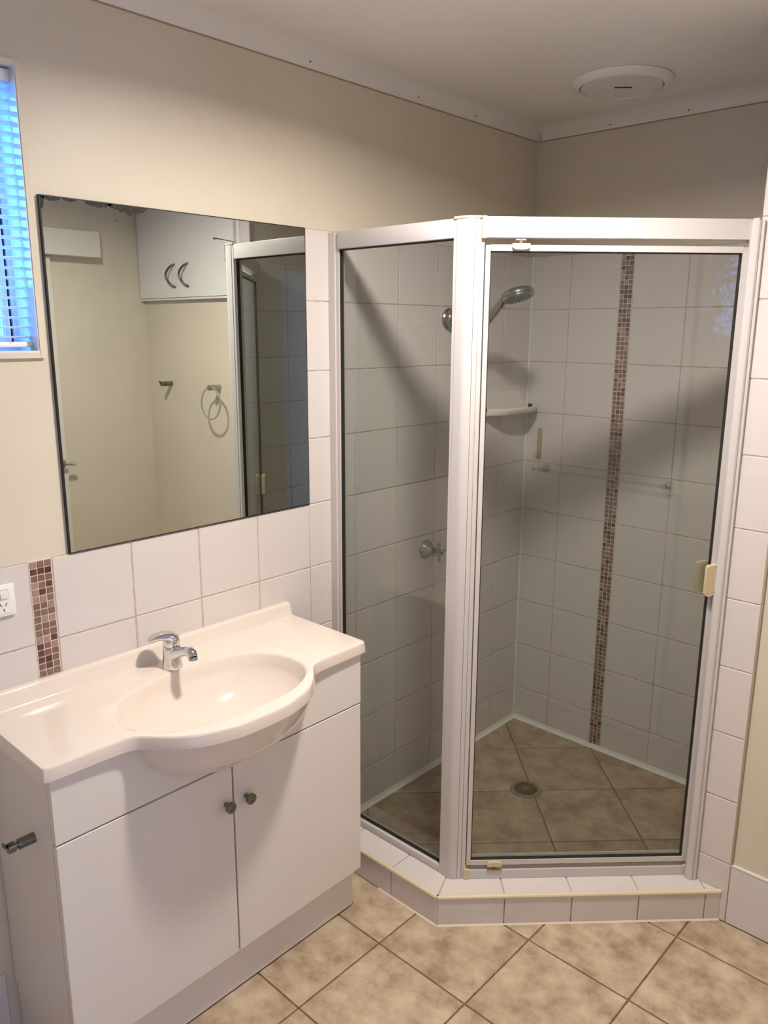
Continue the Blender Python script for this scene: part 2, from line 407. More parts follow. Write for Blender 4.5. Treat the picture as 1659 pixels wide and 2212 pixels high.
def slab(parent, poly, z, m, fn=None, th=TH, name='tile'):
    """a tile of any convex outline with a chamfered top; fn maps (a, c, height) -> xyz"""
    poly = dedupe(poly)
    if len(poly) < 3: return
    if area(poly) < 0: poly = poly[::-1]
    if area(poly) < 4e-4: return
    fn = fn or (lambda a, c, h: (a, c, z+h))
    cx = sum(p[0] for p in poly)/len(poly); cy = sum(p[1] for p in poly)/len(poly)
    k = 1 - .0016/math.sqrt(area(poly))*2
    top = [(cx+(a-cx)*k, cy+(c-cy)*k) for a, c in poly]; n = len(poly)
    v = [fn(a, c, -th) for a, c in poly] + [fn(a, c, -.0014) for a, c in poly] + [fn(a, c, 0) for a, c in top]
    f = [tuple(range(2*n, 3*n))] + [(i, (i+1) % n, n+(i+1) % n, n+i) for i in range(n)] + [(n+i, n+(i+1) % n, 2*n+(i+1) % n, 2*n+i) for i in range(n)]
    part(name, MB().add(v, f), m, parent)
FG = .0048
for i in range(len(xs)-1):
    for j in range(len(ys)-1):
        q = [(xs[i]+FG/2, ys[j]+FG/2), (xs[i+1]-FG/2, ys[j]+FG/2), (xs[i+1]-FG/2, ys[j+1]-FG/2), (xs[i]+FG/2, ys[j+1]-FG/2)]
        for a, c, d in ((-1, 0, 0), (1, 0, WX), (0, -1, -YF)): 
            q = clip(q, a, c, d)
            if len(q) < 3: break
        if len(q) < 3: continue
        # remove the shower: keep only what lies outside (x<kerb corner: y below CA_Y; else x-y >= CD; else y <= NY)
        if ys[j] < CA_Y:                       # rows in front of the side kerb
            r = q
            if ys[j+1] > CA_Y:
                r1 = clip(clip(q, 0, 1, CA_Y+.002), 1, 0, CD+CA_Y)      # left piece stops at the side kerb
                r2 = clip(clip(q, -1, 1, -CD+.002), -1, 0, -(CD+CA_Y))
                if len(r1) >= 3 and len(r2) >= 3:
                    xa, ya = q[0]; xb, yb = max(p[0] for p in q), max(p[1] for p in q)     # notched around the kerb corner
                    e = .002; kc = (CD+CA_Y+e*.4, CA_Y-e); ydg = xb-CD-e
                    r = [(xa, ya), (xb, ya)] + ([(xb, ydg)] if ydg < yb else [(xb, yb), (yb+CD+e, yb)]) + [kc, (xa, CA_Y-e)]
                    slab(floor, r, 0, floor_m); continue
                r = r1 if len(r1) >= 3 else r2
        else:
            r = clip(q, -1, 1, -CD+.002)
            if len(r) >= 3: r = clip(r, 0, 1, NY) 
        if len(r) >= 3: slab(floor, r, 0, floor_m)

# ------------------------------------------------------------------ shower kerb and floor
kd = .112                                   # kerb width
IA, ID = CA_Y+kd, CD-kd*S2                  # inner lines
def corner(ya, dd): return (dd+ya, ya)      # where y=ya meets x-y=dd
o1, o2 = (0, CA_Y), corner(CA_Y, CD); o3 = (NY+CD, NY)
i1, i2 = (0, IA), corner(IA, ID); i3 = (NX, NX-ID) 
KZ = .100
th = .005
ko1, ko2, ko3 = (0, CA_Y+th), corner(CA_Y+th, CD-th*S2), (NY+CD-th*S2, NY)
kb = MB().prism([ko1, ko2, ko3, (NX, NY), i3, i2, i1], 0.0, KZ-.004, lambda a, c, d: (a, c, d))
kerb = struct('shower_kerb', kb, grout_m, 'low white tiled kerb around the angled shower base', 'kerb')
# face tiles on the two outer sides
def kface(p, q, n, cuts):
    ux, uy = (q[0]-p[0]), (q[1]-p[1]); l = math.hypot(ux, uy); ux /= l; uy /= l
    cl = [0] + [c for c in cuts if 0 < c < l] + [l]
    for i in range(len(cl)-1):
        w = cl[i+1]-cl[i]-GAP; s = (cl[i]+cl[i+1])/2
        inst('tile', tile_mesh(w, .0885, tile_m, th), kerb, frame((p[0]+ux*s, p[1]+uy*s, .0455), (ux, uy, 0), (0, 0, 1)))
kface(o1, o2, 0, [.142, .342])
LD = math.hypot(o3[0]-o2[0], o3[1]-o2[1])
kface(o2, o3, 0, [.199, .399, .599, .799])
# top tiles (polygons between the outer and inner edge)
def ktop(poly): slab(kerb, inset(poly, GAP/2), KZ, tile_m)
ta = [0, .142, .342]
for k in range(3):
    xa = ta[k]; xb = ta[k+1] if k < 2 else None
    if xb: ktop([(xa, CA_Y+.006), (xb, CA_Y+.006), (xb, IA), (xa, IA)])
ktop([(.342, CA_Y+.006), corner(CA_Y+.006, CD-.006*S2), i2, (.342, IA)])
e1 = Vector((1, 1, 0))/S2; e2 = Vector((1, -1, 0))/S2
def dpt(s, w): return (o2[0]+(s-w)/S2, o2[1]+(s+w)/S2)     # s along the door side, w inward
sd = [.0, .199, .399, .599, .799, .872]
for k in range(5):
    a_, b_ = sd[k], sd[k+1]
    q = [dpt(a_, .006), dpt(b_, .006), dpt(b_, kd), dpt(a_, kd)]
    if k == 0: q = [dpt(.0035, .006), dpt(b_, .006), dpt(b_, kd), i2]
    q = clip(q, 0, 1, NY) if k == 4 else q
    if k == 3: q = clip(q, 1, 0, NX) if False else q
    if len(q) >= 3: ktop(q)
# cream PVC nosing along the outer top edge
nose = [(-.0035, KZ-.0105), (.006, KZ-.0105), (.006, KZ+.0012), (0, KZ+.0012), (-.0028, KZ-.001), (-.0045, KZ-.005)]
part('nosing', MB().prism(nose, 0, CD+CA_Y, lambda a, c, d: (d + (a*.414 if d > .1 else 0), CA_Y+a, c)), cream, kerb, label='cream plastic edge strip on the kerb')
part('nosing', MB().prism(nose, 0, LD, lambda a, c, d: (*dpt(d - (a*.414 if d < .1 else -a), a), c)), cream, kerb, label='cream plastic edge strip on the kerb')
part('inner_face', MB().prism([i1, i2, i3, (i3[0]-.004, i3[1]+.004), (i2[0]-.003, i2[1]+.006), (0, IA+.005)], 0.02, KZ-.002, lambda a, c, d: (a, c, d)), tile_m, kerb)
part('sealant', MB().prism([(0, 0), (-.004, .0), (0, .004)], 0, LD, lambda a, c, d: (*dpt(d, a), c)), grout_w, kerb)
part('sealant', MB().prism([(0, 0), (-.004, .0), (0, .004)], .29, CD+CA_Y, lambda a, c, d: (d, CA_Y+a, c)), grout_w, kerb)

shp = [(0, 0), (0, IA), i2, i3, (NX, 0)]
sf = struct('floor_shower', MB().prism(shp, -.002, SZ-.003, lambda a, c, d: (a, c, d)), fgrout, 'shower floor laid with diagonal beige tiles', 'floor')
DR = (.362, -.455); DRR = .058
l1 = [-.043 + .307*k for k in range(-5, 5)]; l2 = [.279 + .304*k for k in range(-3, 6)]
for i in range(len(l1)-1):
    for j in range(len(l2)-1):
        g = FG/2; rc = [(l1[i]+g, l2[j]+g), (l1[i+1]-g, l2[j]+g), (l1[i+1]-g, l2[j+1]-g), (l1[i]+g, l2[j+1]-g)]
        q = [((u+w)/S2, (u-w)/S2) for u, w in rc]
        for a, c, d in ((-1, 0, 0), (1, 0, NX), (0, 1, 0), (0, -1, -IA), (1, -1, ID)):
            q = clip(q, a, c, d)
            if len(q) < 3: break
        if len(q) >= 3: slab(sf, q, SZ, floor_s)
# silicone where the floor meets the walls
sb = [(0, 0), (.016, 0), (.006, .004), (.004, .006), (0, .015)]
part('sealant', MB().prism(sb, IA, 0, lambda a, c, d: (a, d, SZ+c)), seal_m, sf)
part('sealant', MB().prism(sb, 0, NX, lambda a, c, d: (d, -a, SZ+c)), seal_m, sf)
part('sealant', MB().prism(sb, -.58, 0, lambda a, c, d: (NX-a, d, SZ+c)), seal_m, sf)
part('sealant', MB().tube([(.0015, -.0015, SZ), (.0015, -.0015, LV[9])], .0045, 8), seal_m, wall_back)

# floor waste
dr = thing('floor_waste', (DR[0], DR[1], SZ), 'round brass floor waste with spoked grate in the shower floor', 'drain')
part('ring', MB().lathe([(.047, .0005), (.047, .004), (.049, .005), (.0565, .0045), (.0585, .002), (.0585, 0)], (DR[0], DR[1], SZ), (0, 0, 1), 40, False), pink, dr, 40)
part('bowl', MB().lathe([(.048, .0022), (.0, .0020)], (DR[0], DR[1], SZ), (0, 0, 1), 32, False), dark, dr)
for k in range(14):
    a = 2*PI*k/14
    part('spoke', MB().prism([(.008, -.0011), (.044, -.0019), (.044, .0019), (.008, .0011)], .0024, .0042,
         lambda u, w, d, a=a: (DR[0]+u*math.cos(a)-w*math.sin(a), DR[1]+u*math.sin(a)+w*math.cos(a), SZ+d)), brass, dr)
part('hub', MB().lathe([(.010, .0024), (.010, .0044), (.006, .0052), (0, .0054)], (DR[0], DR[1], SZ), (0, 0, 1), 24, False), brass, dr, 40)
part('inner_rim', MB().lathe([(.0425, .0024), (.0425, .0040), (.047, .0040), (.047, .0024)], (DR[0], DR[1], SZ), (0, 0, 1), 32, False), brass, dr, 40)

# ------------------------------------------------------------------ window in the left wall
wy0, wy1, wz0, wz1 = WIN
w = MB()
tw = .011
w.box(-TH, .003, wy1-.0005, wy1+tw, wz0-tw, wz1+tw-.002); w.box(-TH, .003, wy0-tw, wy0, wz0-tw, wz1+tw-.002)
w.box(-TH, .003, wy0, wy1, wz0-tw, wz0+.0005); w.box(-TH, .003, wy0, wy1, wz1-.0005, wz1+tw-.002)
win = struct('window_1', w, paint, 'high small window with white reveal and patterned glass beside the mirror', 'window')
part('reveal', MB().box(-.129, .001, wy1-.003, wy1-.0006, wz0, wz1), jamb_m, win)
part('reveal', MB().box(-.129, .001, wy0+.0006, wy0+.003, wz0, wz1), jamb_m, win)
part('reveal', MB().box(-.129, .001, wy0+.003, wy1-.003, wz1-.003, wz1-.0006), jamb_m, win)
part('sill', MB().box(-.129, .002, wy0+.003, wy1-.003, wz0+.0006, wz0+.005), jamb_m, win)
fr = MB()
fx0, fx1 = -.128, -.098; a0, a1 = wy0+.003, wy1-.003; zb, zt = wz0+.005, wz1-.003
fr.box(fx0, fx1, a1-.009, a1, zb, zt); fr.box(fx0, fx1, a0, a0+.009, zb, zt)
fr.box(fx0, fx1, a0+.009, a1-.009, zb, zb+.012); fr.box(fx0, fx1, a0+.009, a1-.009, zt-.012, zt)
part('window_frame', fr, pvc, win)
part('gasket', MB().box(-.118, -.106, a1-.0155, a1-.009, zb+.012, zt-.012), rubber, win)
sash = part('sash', MB().box(-.124, -.1, a1-.0315, a1-.0155, zb+.012, zt-.012).box(-.124, -.1, a0+.009, a0+.025, zb+.012, zt-.012)
    .box(-.124, -.1, a0+.025, a1-.0315, zb+.012, zb+.032).box(-.124, -.1, a0+.025, a1-.0315, zt-.032, zt-.012)
    .box(-.124, -.1, -2.30, -2.27, zb+.032, zt-.032), pvc, win)
part('pane', MB().box(-.115, -.111, -2.27, a1-.0315, zb+.032, zt-.032), pattern_m, sash)
part('pane', MB().box(-.115, -.111, a0+.025, -2.30, zb+.032, zt-.032), pattern_m, sash)
fence = struct('fence', MB().box(-1.26, -1.2, -4.0, -.4, -.1, 1.86), fence_m, 'dark fence outside the window', 'fence')

bl = thing('venetian_blind', (-.035, (wy0+wy1)/2, wz1-.01), 'white venetian blind with thin open slats in the window', 'blind')
be0, be1 = wy0+.008, -1.9722
part('headrail', MB().rbox(-.052, -.018, be0, be1+.002, wz1-.030, wz1-.006, .002), slat_m, bl, 40)
nz = int((wz1-.042-(wz0+.028))/.0208)
cl = []
for i in range(7):
    t = -1+2*i/6; cl.append((.0125*t, .0016*(1-t*t)))
sl_poly = cl + [(p[0], p[1]-.0007) for p in cl[::-1]]
ang = math.radians(9)
sl0 = None
for k in range(nz+1):
    zc = wz0+.034+.0208*k
    if sl0 is None:
        sl0 = part('slat', MB().prism(sl_poly, be0, be1, lambda a, c, d: (-.035+a*math.cos(ang)-c*math.sin(ang), d, zc+a*math.sin(ang)+c*math.cos(ang))), slat_m, bl, 60)
    else:
        o = sl0.copy(); COL.objects.link(o); o.parent = bl; o.location.z = .0208*k
part('bottom_rail', MB().rbox(-.047, -.023, be0, be1+.001, wz0+.0125, wz0+.0235, .003), slat_m, bl, 40)
for yy in (-2.02, -2.28, -2.54):
    for xx in (-.0475, -.0225):
        part('cord', MB().tube([(xx, yy, wz0+.02), (xx, yy, wz1-.03)], .0008, 6), slat_m, bl)

# ------------------------------------------------------------------ mirror
MY0, MY1, MZ0, MZ1 = -1.9425, -1.1865, 1.1945, 1.9925
mi = thing('mirror', (0, (MY0+MY1)/2, MZ0), 'large frameless wall mirror with dark worn edges above the vanity', 'mirror')
part('backing', MB().box(-TH+.0002, .0038, MY0, MY1, MZ0, MZ1), black_m, mi)
part('glass', MB().box(.0038, .0046, MY0+.0026, MY1-.0026, MZ0+.0028, MZ1-.0026), mirror_m, mi)
def blot(pts, nm='worn_patch'):
    part(nm, MB().prism(pts, .0046, .0048, lambda a, c, d: (d, a, c)), rust_m, mi, label='dark worn patch at the mirror edge')
rr = random.Random(3)
def edge_blot(ya, yb, depth, n=26):
    top = [(ya+(yb-ya)*i/n, MZ1-.0024) for i in range(n+1)]
    low = [(ya+(yb-ya)*i/n, MZ1-.003-depth*(max(0, math.sin(PI*i/n))**.7)*rr.uniform(.55, 1)) for i in range(n+1)]
    blot(low + top[::-1])
edge_blot(MY0+.0026, MY0+.05, .010); edge_blot(MY0+.05, MY0+.085, .007); edge_blot(MY0+.10, MY0+.17, .013); edge_blot(MY0+.155, MY0+.26, .022)
blot([(MY0+.0026, MZ1-.03), (MY0+.007, MZ1-.026), (MY0+.009, MZ1-.016), (MY0+.012, MZ1-.003), (MY0+.0026, MZ1-.003)])
def spot(y, z, a, c=None):
    c = c or a; blot([(y+a*math.cos(2*PI*k/10)*rr.uniform(.7, 1.2), z+c*math.sin(2*PI*k/10)*rr.uniform(.7, 1.2)) for k in range(10)], 'spot')
for y, z, a, c in ((-1.246, 1.258, .004, .002), (-1.233, 1.262, .0014, .005), (-1.262, 1.264, .0014, .001), (-1.256, 1.242, .0013, .001), (-1.257, 1.226, .0016, .0016), (-1.202, 1.206, .0016, .0013), (-1.765, 1.955, .003, .003)):
    spot(y, z, a, c)
blot([(-1.5, 1.988-.047), (-1.43, 1.988-.052), (-1.43, 1.988-.0535), (-1.485, 1.988-.0505), (-1.5, 1.988-.052)], 'scratch')

# ------------------------------------------------------------------ vanity cabinet
CY0, CY1 = -2.170, -1.288; CF = .319; ZT = .835; KH = .152
YG = -1.7322
va = thing('vanity_cabinet', (.16, (CY0+CY1)/2, 0), 'white two-door vanity cabinet under the bow-fronted basin', 'cabinet')
part('side_panel', MB().box(.0, CF-.018, CY0, CY0+.016, KH-.002, ZT), lam, va)
part('side_panel', MB().box(.0, CF-.018, CY1-.016, CY1, KH-.002, ZT), lam, va)
part('edge_strip', MB().box(CF-.018, CF-.0165, CY0, CY0+.016, KH-.002, ZT), lam_edge, va)
part('back_panel', MB().box(.0, .004, CY0+.016, CY1-.016, KH, .60), lam, va)
part('bottom_panel', MB().box(.004, CF-.02, CY0+.016, CY1-.016, KH-.002, KH+.014), lam, va)
part('rail', MB().box(CF-.03, CF-.0185, CY0+.016, CY1-.016, .66, .684), dark, va)
def belly_z(x, dy):      # underside of the moulded bowl
    r = ((abs(x-.262)/.192)**2.3+(abs(dy)/.252)**2.3)**(1/2.3)
    return .838-.152*math.sqrt(1-r*r) if r < 1 else ZT
cut = [(-1.7345-.252+.504*i/60, min(ZT-.001, belly_z(CF-.008, -.252+.504*i/60)+.007)) for i in range(61)]
part('drawer_front', MB().prism([(CY0, .686), (CY1, .686), (CY1, ZT-.001)] + cut[::-1] + [(CY0, ZT-.001)], CF-.016, CF, lambda a, c, d: (d, a, c)), lam, va, label='plain white fixed drawer front cut around the bowl')
for k, (ya, yb, yk) in enumerate(((CY0, YG-.0022, -1.7555), (YG+.0022, CY1, -1.695))):
    d = part('door', MB().rbox(CF-.016, CF, ya, yb, KH-.002, .681, .0012, 1), lam, va)
    kz = .5835 if k == 0 else .580
    part('knob', MB().lathe([(.0, 0), (.0065, 0), (.006, .008), (.0085, .012), (.0135, .016), (.0145, .021), (.0138, .0245), (.0065, .0255), (.0055, .0235), (.0035, .0232), (0, .0232)], (CF, yk, kz), (1, 0, 0), 32, False), chrome_k, d, 40, label='round chrome knob')
part('kick_board', MB().box(.0, .283, CY0+.004, CY1-.002, .006, KH-.002), lam, va)
part('kick_gap', MB().box(.002, .280, CY0+.006, CY1-.004, .0005, .006), dark, va)

def hook(name, base, ax, label, cat='hook', length=.056, r=.0115):
    b0 = Vector(base); a = Vector(ax)
    t = thing(name, base, label, cat)
    part('barrel', MB().lathe([(r*1.0, 0), (r, length*.62), (r*.55, length*.62), (r*.55, length*.74), (r, length*.74), (r, length-.001), (r-.001, length), (0, length)], base, ax, 28), chrome_k, t, 40)
    tip = b0 + a*(length-.004)
    up = Vector((0, 0, 1))
    part('prong', MB().tube([tuple(tip - a*.004 - up*.002), tuple(tip + a*.004 + up*.003), tuple(tip + a*.010 + up*.010), tuple(tip + a*.011 + up*.016)], [.006, .006, .0058, .005], 12, flat=[.6]*4), chrome_k, t, 40)
    return t
hook('robe_hook', (.211, CY0, .655), (0, -1, 0), 'dark chrome hook on the left side of the vanity cabinet')

# ------------------------------------------------------------------ basin top
BC = (.265, -1.7325); BZ = .867
TY0, TY1, FX = -2.185, -1.272, .3265
tab = [(0, .4625), (.05, .4605), (.08, .457), (.15, .434), (.19, .408), (.22, .379), (.243, .352), (.258, .3385), (.275, .332), (.295, .3295), (.33, .3285), (.45, FX)]
def xfront(dy):
    dy = abs(dy)
    for (a, xa), (c, xb) in zip(tab, tab[1:]):
        if dy <= c:
            i = [p[0] for p in tab].index(a)
            p0 = tab[max(i-1, 0)]; p3 = tab[min(i+2, len(tab)-1)]
            t = (dy-a)/(c-a); m0 = (xb-p0[1])/(c-p0[0])*(c-a) if i > 0 else 0; m1 = (p3[1]-xa)/(p3[0]-a)*(c-a)
            return (2*t**3-3*t*t+1)*xa+(t**3-2*t*t+t)*m0+(-2*t**3+3*t*t)*xb+(t**3-t*t)*m1
    return FX
CYB = -1.7345
out = [(.0005, TY0), (.08, TY0), (.16, TY0), (.24, TY0), (FX-.012, TY0), (FX-.0035, TY0+.0035), (FX, TY0+.012)]
N = 110
out += [(xfront(y-CYB), y) for y in [TY0+.03+(TY1-TY0-.06)*i/N for i in range(N+1)]]
out += [(FX, TY1-.012), (FX-.0035, TY1-.0035), (FX-.012, TY1), (.24, TY1), (.16, TY1), (.08, TY1), (.0005, TY1)]
out += [(.0005, TY1+(TY0-TY1)*i/40) for i in range(1, 40)]
n = len(out)
def nrm(i):
    a = out[(i-1) % n]; c = out[(i+1) % n]; ex, ey = c[0]-a[0], c[1]-a[1]; l = math.hypot(ex, ey) or 1
    return (ey/l, -ex/l)
def rimpt(o):       # matching point of the bowl rim in direction of the outline point
    dx, dy = o[0]-BC[0], o[1]-BC[1]; A, B = .155, .2465
    k = 1/((abs(dx)/A)**2.25+(abs(dy)/B)**2.25)**(1/2.25); return (BC[0]+dx*k, BC[1]+dy*k)
rim = [rimpt(o) for o in out]
def sc(p, k): return (BC[0]+(p[0]-BC[0])*k, BC[1]+(p[1]-BC[1])*k)
RS = []
DEP = .128
for k in (.06, .12, .2, .3, .4, .5, .6, .7, .78, .85, .9, .94, .965):
    z = BZ - .006 - DEP*(1-k**2.6)**.62
    RS.append([(*sc(p, k), z) for p in rim])
RS.append([(*sc(p, .985), BZ-.0085) for p in rim]); RS.append([(*sc(p, 1.0), BZ-.003) for p in rim]); RS.append([(*sc(p, 1.012), BZ-.0008) for p in rim])
def lerp(p, q, t): return (p[0]+(q[0]-p[0])*t, p[1]+(q[1]-p[1])*t)
RS.append([(*lerp(rim[i], out[i], .18), BZ) for i in range(n)])
RS.append([(*lerp(rim[i], out[i], .55), BZ) for i in range(n)])
for d, z in ((.006, BZ), (.0025, BZ-.0006), (.0006, BZ-.003), (0, BZ-.006), (-.003, .8385), (-.0028, .8365), (-.001, .8355), (.006, .8355), (.012, .838)):
    RS.append([(out[i][0]-nrm(i)[0]*d if out[i][0] > .001 else out[i][0], out[i][1]-nrm(i)[1]*d, z) for i in range(n)])
ba = thing('wash_basin', (.2, BC[1], ZT), 'glossy white bow-fronted basin top with moulded oval bowl', 'basin')
part('basin_top', MB().rings(RS, True, False), basin_m, ba, 38)
ups = [(.0, BZ-.01), (.034, BZ-.002), (.027, BZ+.0015), (.0235, BZ+.006), (.0185, .900), (.0165, .906), (.013, .9085), (0, .9085)]
u_ = MB(); rs = []
for y, k in ((TY0+.001, 1), (TY1-.016, 1), (TY1-.0115, .97), (TY1-.0085, .6), (TY1-.004, .2), (TY1-.001, .0)):
    rs.append([(a, y, BZ-.004+(c-BZ+.004)*(k if c > BZ else 1)) for a, c in ups])
part('upstand', u_.rings(rs), basin_m, ba, 38)
bel = []
for k in range(0, 12):
    a = PI/2*k/11; rr_ = math.cos(a); z = .838-.152*math.sin(a)
    ring = []
    for i in range(64):
        t = 2*PI*i/64; c_, s_ = math.cos(t), math.sin(t); q = 2/2.3
        ring.append((.262+.192*rr_*math.copysign(abs(c_)**q, c_), CYB+.252*rr_*math.copysign(abs(s_)**q, s_), z))
    bel.append(ring)
part('bowl_underside', MB().rings(bel[:-1], False, True), basin_m, ba, 50)
part('waste', MB().lathe([(.0, .0), (.031, .0), (.031, .003), (.026, .004), (.022, .002), (0, .0015)], (BC[0], BC[1], BZ-.006-DEP+.0005), (0, 0, 1), 28, False), chrome, ba, 40)

# basin mixer tap
TX, TYP = .085, -1.737
tp = thing('basin_mixer_tap', (TX, TYP, BZ), 'chrome single-lever mixer tap on the basin', 'tap')
part('body', MB().lathe([(.0255, 0), (.0258, .004), (.0245, .012), (.0228, .035), (.0222, .052), (.0215, .058), (.0205, .0592), (0, .0592)], (TX, TYP, BZ), (0, 0, 1), 36), chrome, tp, 40)
sp = part('spout', MB().tube([(TX, TYP, BZ+.034), (TX+.022, TYP+.001, BZ+.042), (TX+.048, TYP+.002, BZ+.054), (TX+.066, TYP+.003, BZ+.0605), (TX+.077, TYP+.004, BZ+.062), (TX+.085, TYP+.004, BZ+.0585), (TX+.088, TYP+.004, BZ+.0525)], [.0205, .0165, .0125, .0122, .0132, .0132, .0125], 20), chrome, tp, 60)
part('aerator', MB().lathe([(.0, 0), (.0105, 0), (.0112, .001), (.0112, .009), (.0, .009)], (TX+.0885, TYP+.004, BZ+.053), (.12, 0, -1), 24, False), chrome_d, sp, 40)
part('cap', MB().lathe([(.0208, .060), (.0215, .062), (.0212, .074), (.019, .082), (.012, .086), (0, .0865)], (TX, TYP, BZ), (0, 0, 1), 36), chrome, tp, 40)
part('lever', MB().tube([(TX+.014, TYP+.010, BZ+.079), (TX+.002, TYP, BZ+.0845), (TX-.012, TYP-.015, BZ+.0865), (TX-.022, TYP-.031, BZ+.0835), (TX-.027, TYP-.043, BZ+.0785), (TX-.029, TYP-.049, BZ+.0745)], [.013, .021, .022, .0205, .0165, .008], 20, flat=[.55, .5, .48, .48, .5, .5]), chrome, tp, 60)
bd = Vector((math.cos(-.2), math.sin(-.2), 0)); bp_ = Vector((TX, TYP, BZ+.020)) + bd*.0222
part('badge', MB().lathe([(0, 0), (.0112, 0), (.0112, .0022), (.0105, .0028), (0, .0028)], tuple(bp_), tuple(bd), 28, False), alu, tp, 40)
bq = bp_ + bd*.0029
part('badge_mark', MB().lathe([(0, 0), (.0016, 0), (.0016, .0004), (0, .0004)], (bq.x, bq.y, bq.z+.003), tuple(bd), 12, False), mark_r, tp)
part('badge_mark', MB().lathe([(0, 0), (.0012, 0), (.0012, .0004), (0, .0004)], (bq.x, bq.y, bq.z-.003), tuple(bd), 12, False), mark_b, tp)

# ------------------------------------------------------------------ power point
PY, PZ = -2.1365, 1.1195
pw = thing('power_point', (0, PY, PZ), 'white double power point on the tiles left of the mosaic strip', 'socket')
pl_ = part('plate', MB().rbox(.0, .0085, PY-.0575, PY+.0575, PZ-.0365, PZ+.0365, .0025), plast, pw, 40)
part('face', MB().rbox(.008, .0098, PY-.046, PY+.046, PZ-.030, PZ+.030, .0008, 1), plast, pw)
for s in (-1, 1):
    sw = part('switch', MB().rbox(.0095, .0122, PY+s*.033-.0085, PY+s*.033+.0085, PZ+.005, PZ+.024, .0012), plast, pw, 40)
    for dy, dz, an in ((-.006, -.008, .5), (.006, -.008, -.5), (0, -.021, 0)):
        c0, c1 = math.cos(an), math.sin(an)
        part('slot', MB().prism([(-.0009, -.004), (.0009, -.004), (.0009, .004), (-.0009, .004)], .0097, .0101,
             lambda a, c, d, dy=dy, dz=dz: (d, PY+s*.030+dy+a*c0-c*c1, PZ+dz+a*c1+c*c0)), rubber, pw)
    # outline ring around each switch
    part('switch_outline', MB().prism([(-.0095, -.0105), (.0095, -.0105), (.0095, .0105), (-.0095, .0105)], .0097, .0099, lambda a, c, d: (d, PY+s*.033+a, PZ+.0145+c)), grout_m, pw)

# ------------------------------------------------------------------ shower screen
PYF = -1.095; DC = 1.601; V0 = (DC+PYF, PYF)          # outer frame corner
ss = thing('shower_screen', (V0[0], V0[1], KZ), 'white framed angled shower screen with grey glass and pivot door', 'shower screen')
def D(s, w): return (V0[0]+(s-w)/S2, V0[1]+(s+w)/S2)   # s along the door line, w inward
ZH0, ZH1 = 1.940, 1.987
def vbox(mb, poly, z0, z1): return mb.prism(poly, z0, z1, lambda a, c, d: (a, c, d))
def dbox(s0, s1, w0, w1): return [D(s0, w0), D(s1, w0), D(s1, w1), D(s0, w1)]
# wall channel
part('wall_channel', MB().box(.0002, .026, PYF, PYF+.036, KZ+.001, ZH1).box(.026, .038, PYF+.006, PYF+.030, KZ+.001, ZH1-.006), alu, ss)
part('channel_cap', MB().box(.020, .032, PYF+.010, PYF+.03, ZH1-.003, ZH1+.0035), beige, ss)
# fixed panel
part('panel_header', MB().rbox(.0385, .4645, PYF, PYF+.034, ZH0, ZH1, .0015), alu, ss, 40)
part('panel_bottom_rail', MB().rbox(.0385, .4645, PYF+.001, PYF+.034, KZ+.0008, KZ+.024, .0015), alu, ss, 40)
pg = part('panel_glass', MB().box(.0405, .466, PYF+.0145, PYF+.0195, KZ+.020, ZH0+.004), glass_m, ss, label='fixed grey glass panel')
gk = MB(); t = .0035
for (xa, xb, za, zb_) in ((.038, .0415, KZ+.024, ZH0), (.463, .4665, KZ+.024, ZH0), (.0415, .463, ZH0-t, ZH0+.001), (.0415, .463, KZ+.023, KZ+.024+t)):
    gk.box(xa, xb, PYF+.011, PYF+.023, za, zb_)
part('gasket', gk, rubber, pg)
# corner post: stile, flat facet, rounded vertex, two door-side facets with grooves
def arc(c, r, a0, a1, n): return [(c[0]+r*math.cos(a0+(a1-a0)*i/n), c[1]+r*math.sin(a0+(a1-a0)*i/n)) for i in range(n+1)]
part('post_stile', vbox(MB(), [(.4645, PYF-.0005), (.4748, PYF-.0005), (.4748, PYF+.034), (.4645, PYF+.034)], KZ+.0008, ZH1-.002), alu, ss)
rv = .022; tl = rv*math.tan(PI/8)
pc = [(.4752, PYF-.002), (V0[0]-tl, PYF-.002)] + arc((V0[0]-tl, PYF-.002+rv), rv, -PI/2, -PI/4, 6)
pend = D(.0195, -.0015); pc += [pend, D(.0195, .030), (.4752, PYF+.034)]
part('corner_post', vbox(MB(), pc, KZ+.0008, ZH1-.002), alu, ss, 30)
part('post_stile', vbox(MB(), dbox(.0205, .0318, -.001, .03), KZ+.0008, ZH1-.002), alu, ss)
part('door_stop', vbox(MB(), dbox(.0335, .0445, .001, .03), KZ+.0008, ZH1-.004), alu, ss)
part('post_groove', vbox(MB(), dbox(.0317, .0336, .004, .03), KZ+.0008, ZH1-.006), grout_m, ss)
pcc = [(.466, PYF-.003), (V0[0]-tl, PYF-.003)] + arc((V0[0]-tl, PYF-.003+rv), rv, -PI/2, -PI/4, 6) + [D(.036, -.002), D(.036, .032), (.466, PYF+.036)]
part('post_cap', vbox(MB(), pcc, ZH1-.0018, ZH1+.004), beige, ss, 30)
# door header
hd = [D(.044, -.006), D(.735, -.006), D(.735, .03), D(.044, .03)]
part('door_header', vbox(MB(), dbox(.046, .722, -.008, .028), ZH0-.001, ZH1+.001), alu, ss, 30)
for s0, s1 in ((.0365, .0475), (.721, .7345)):
    part('header_end_cap', vbox(MB(), dbox(s0, s1, -.0095, .030), ZH0-.003, ZH1+.003), beige, ss, 30)
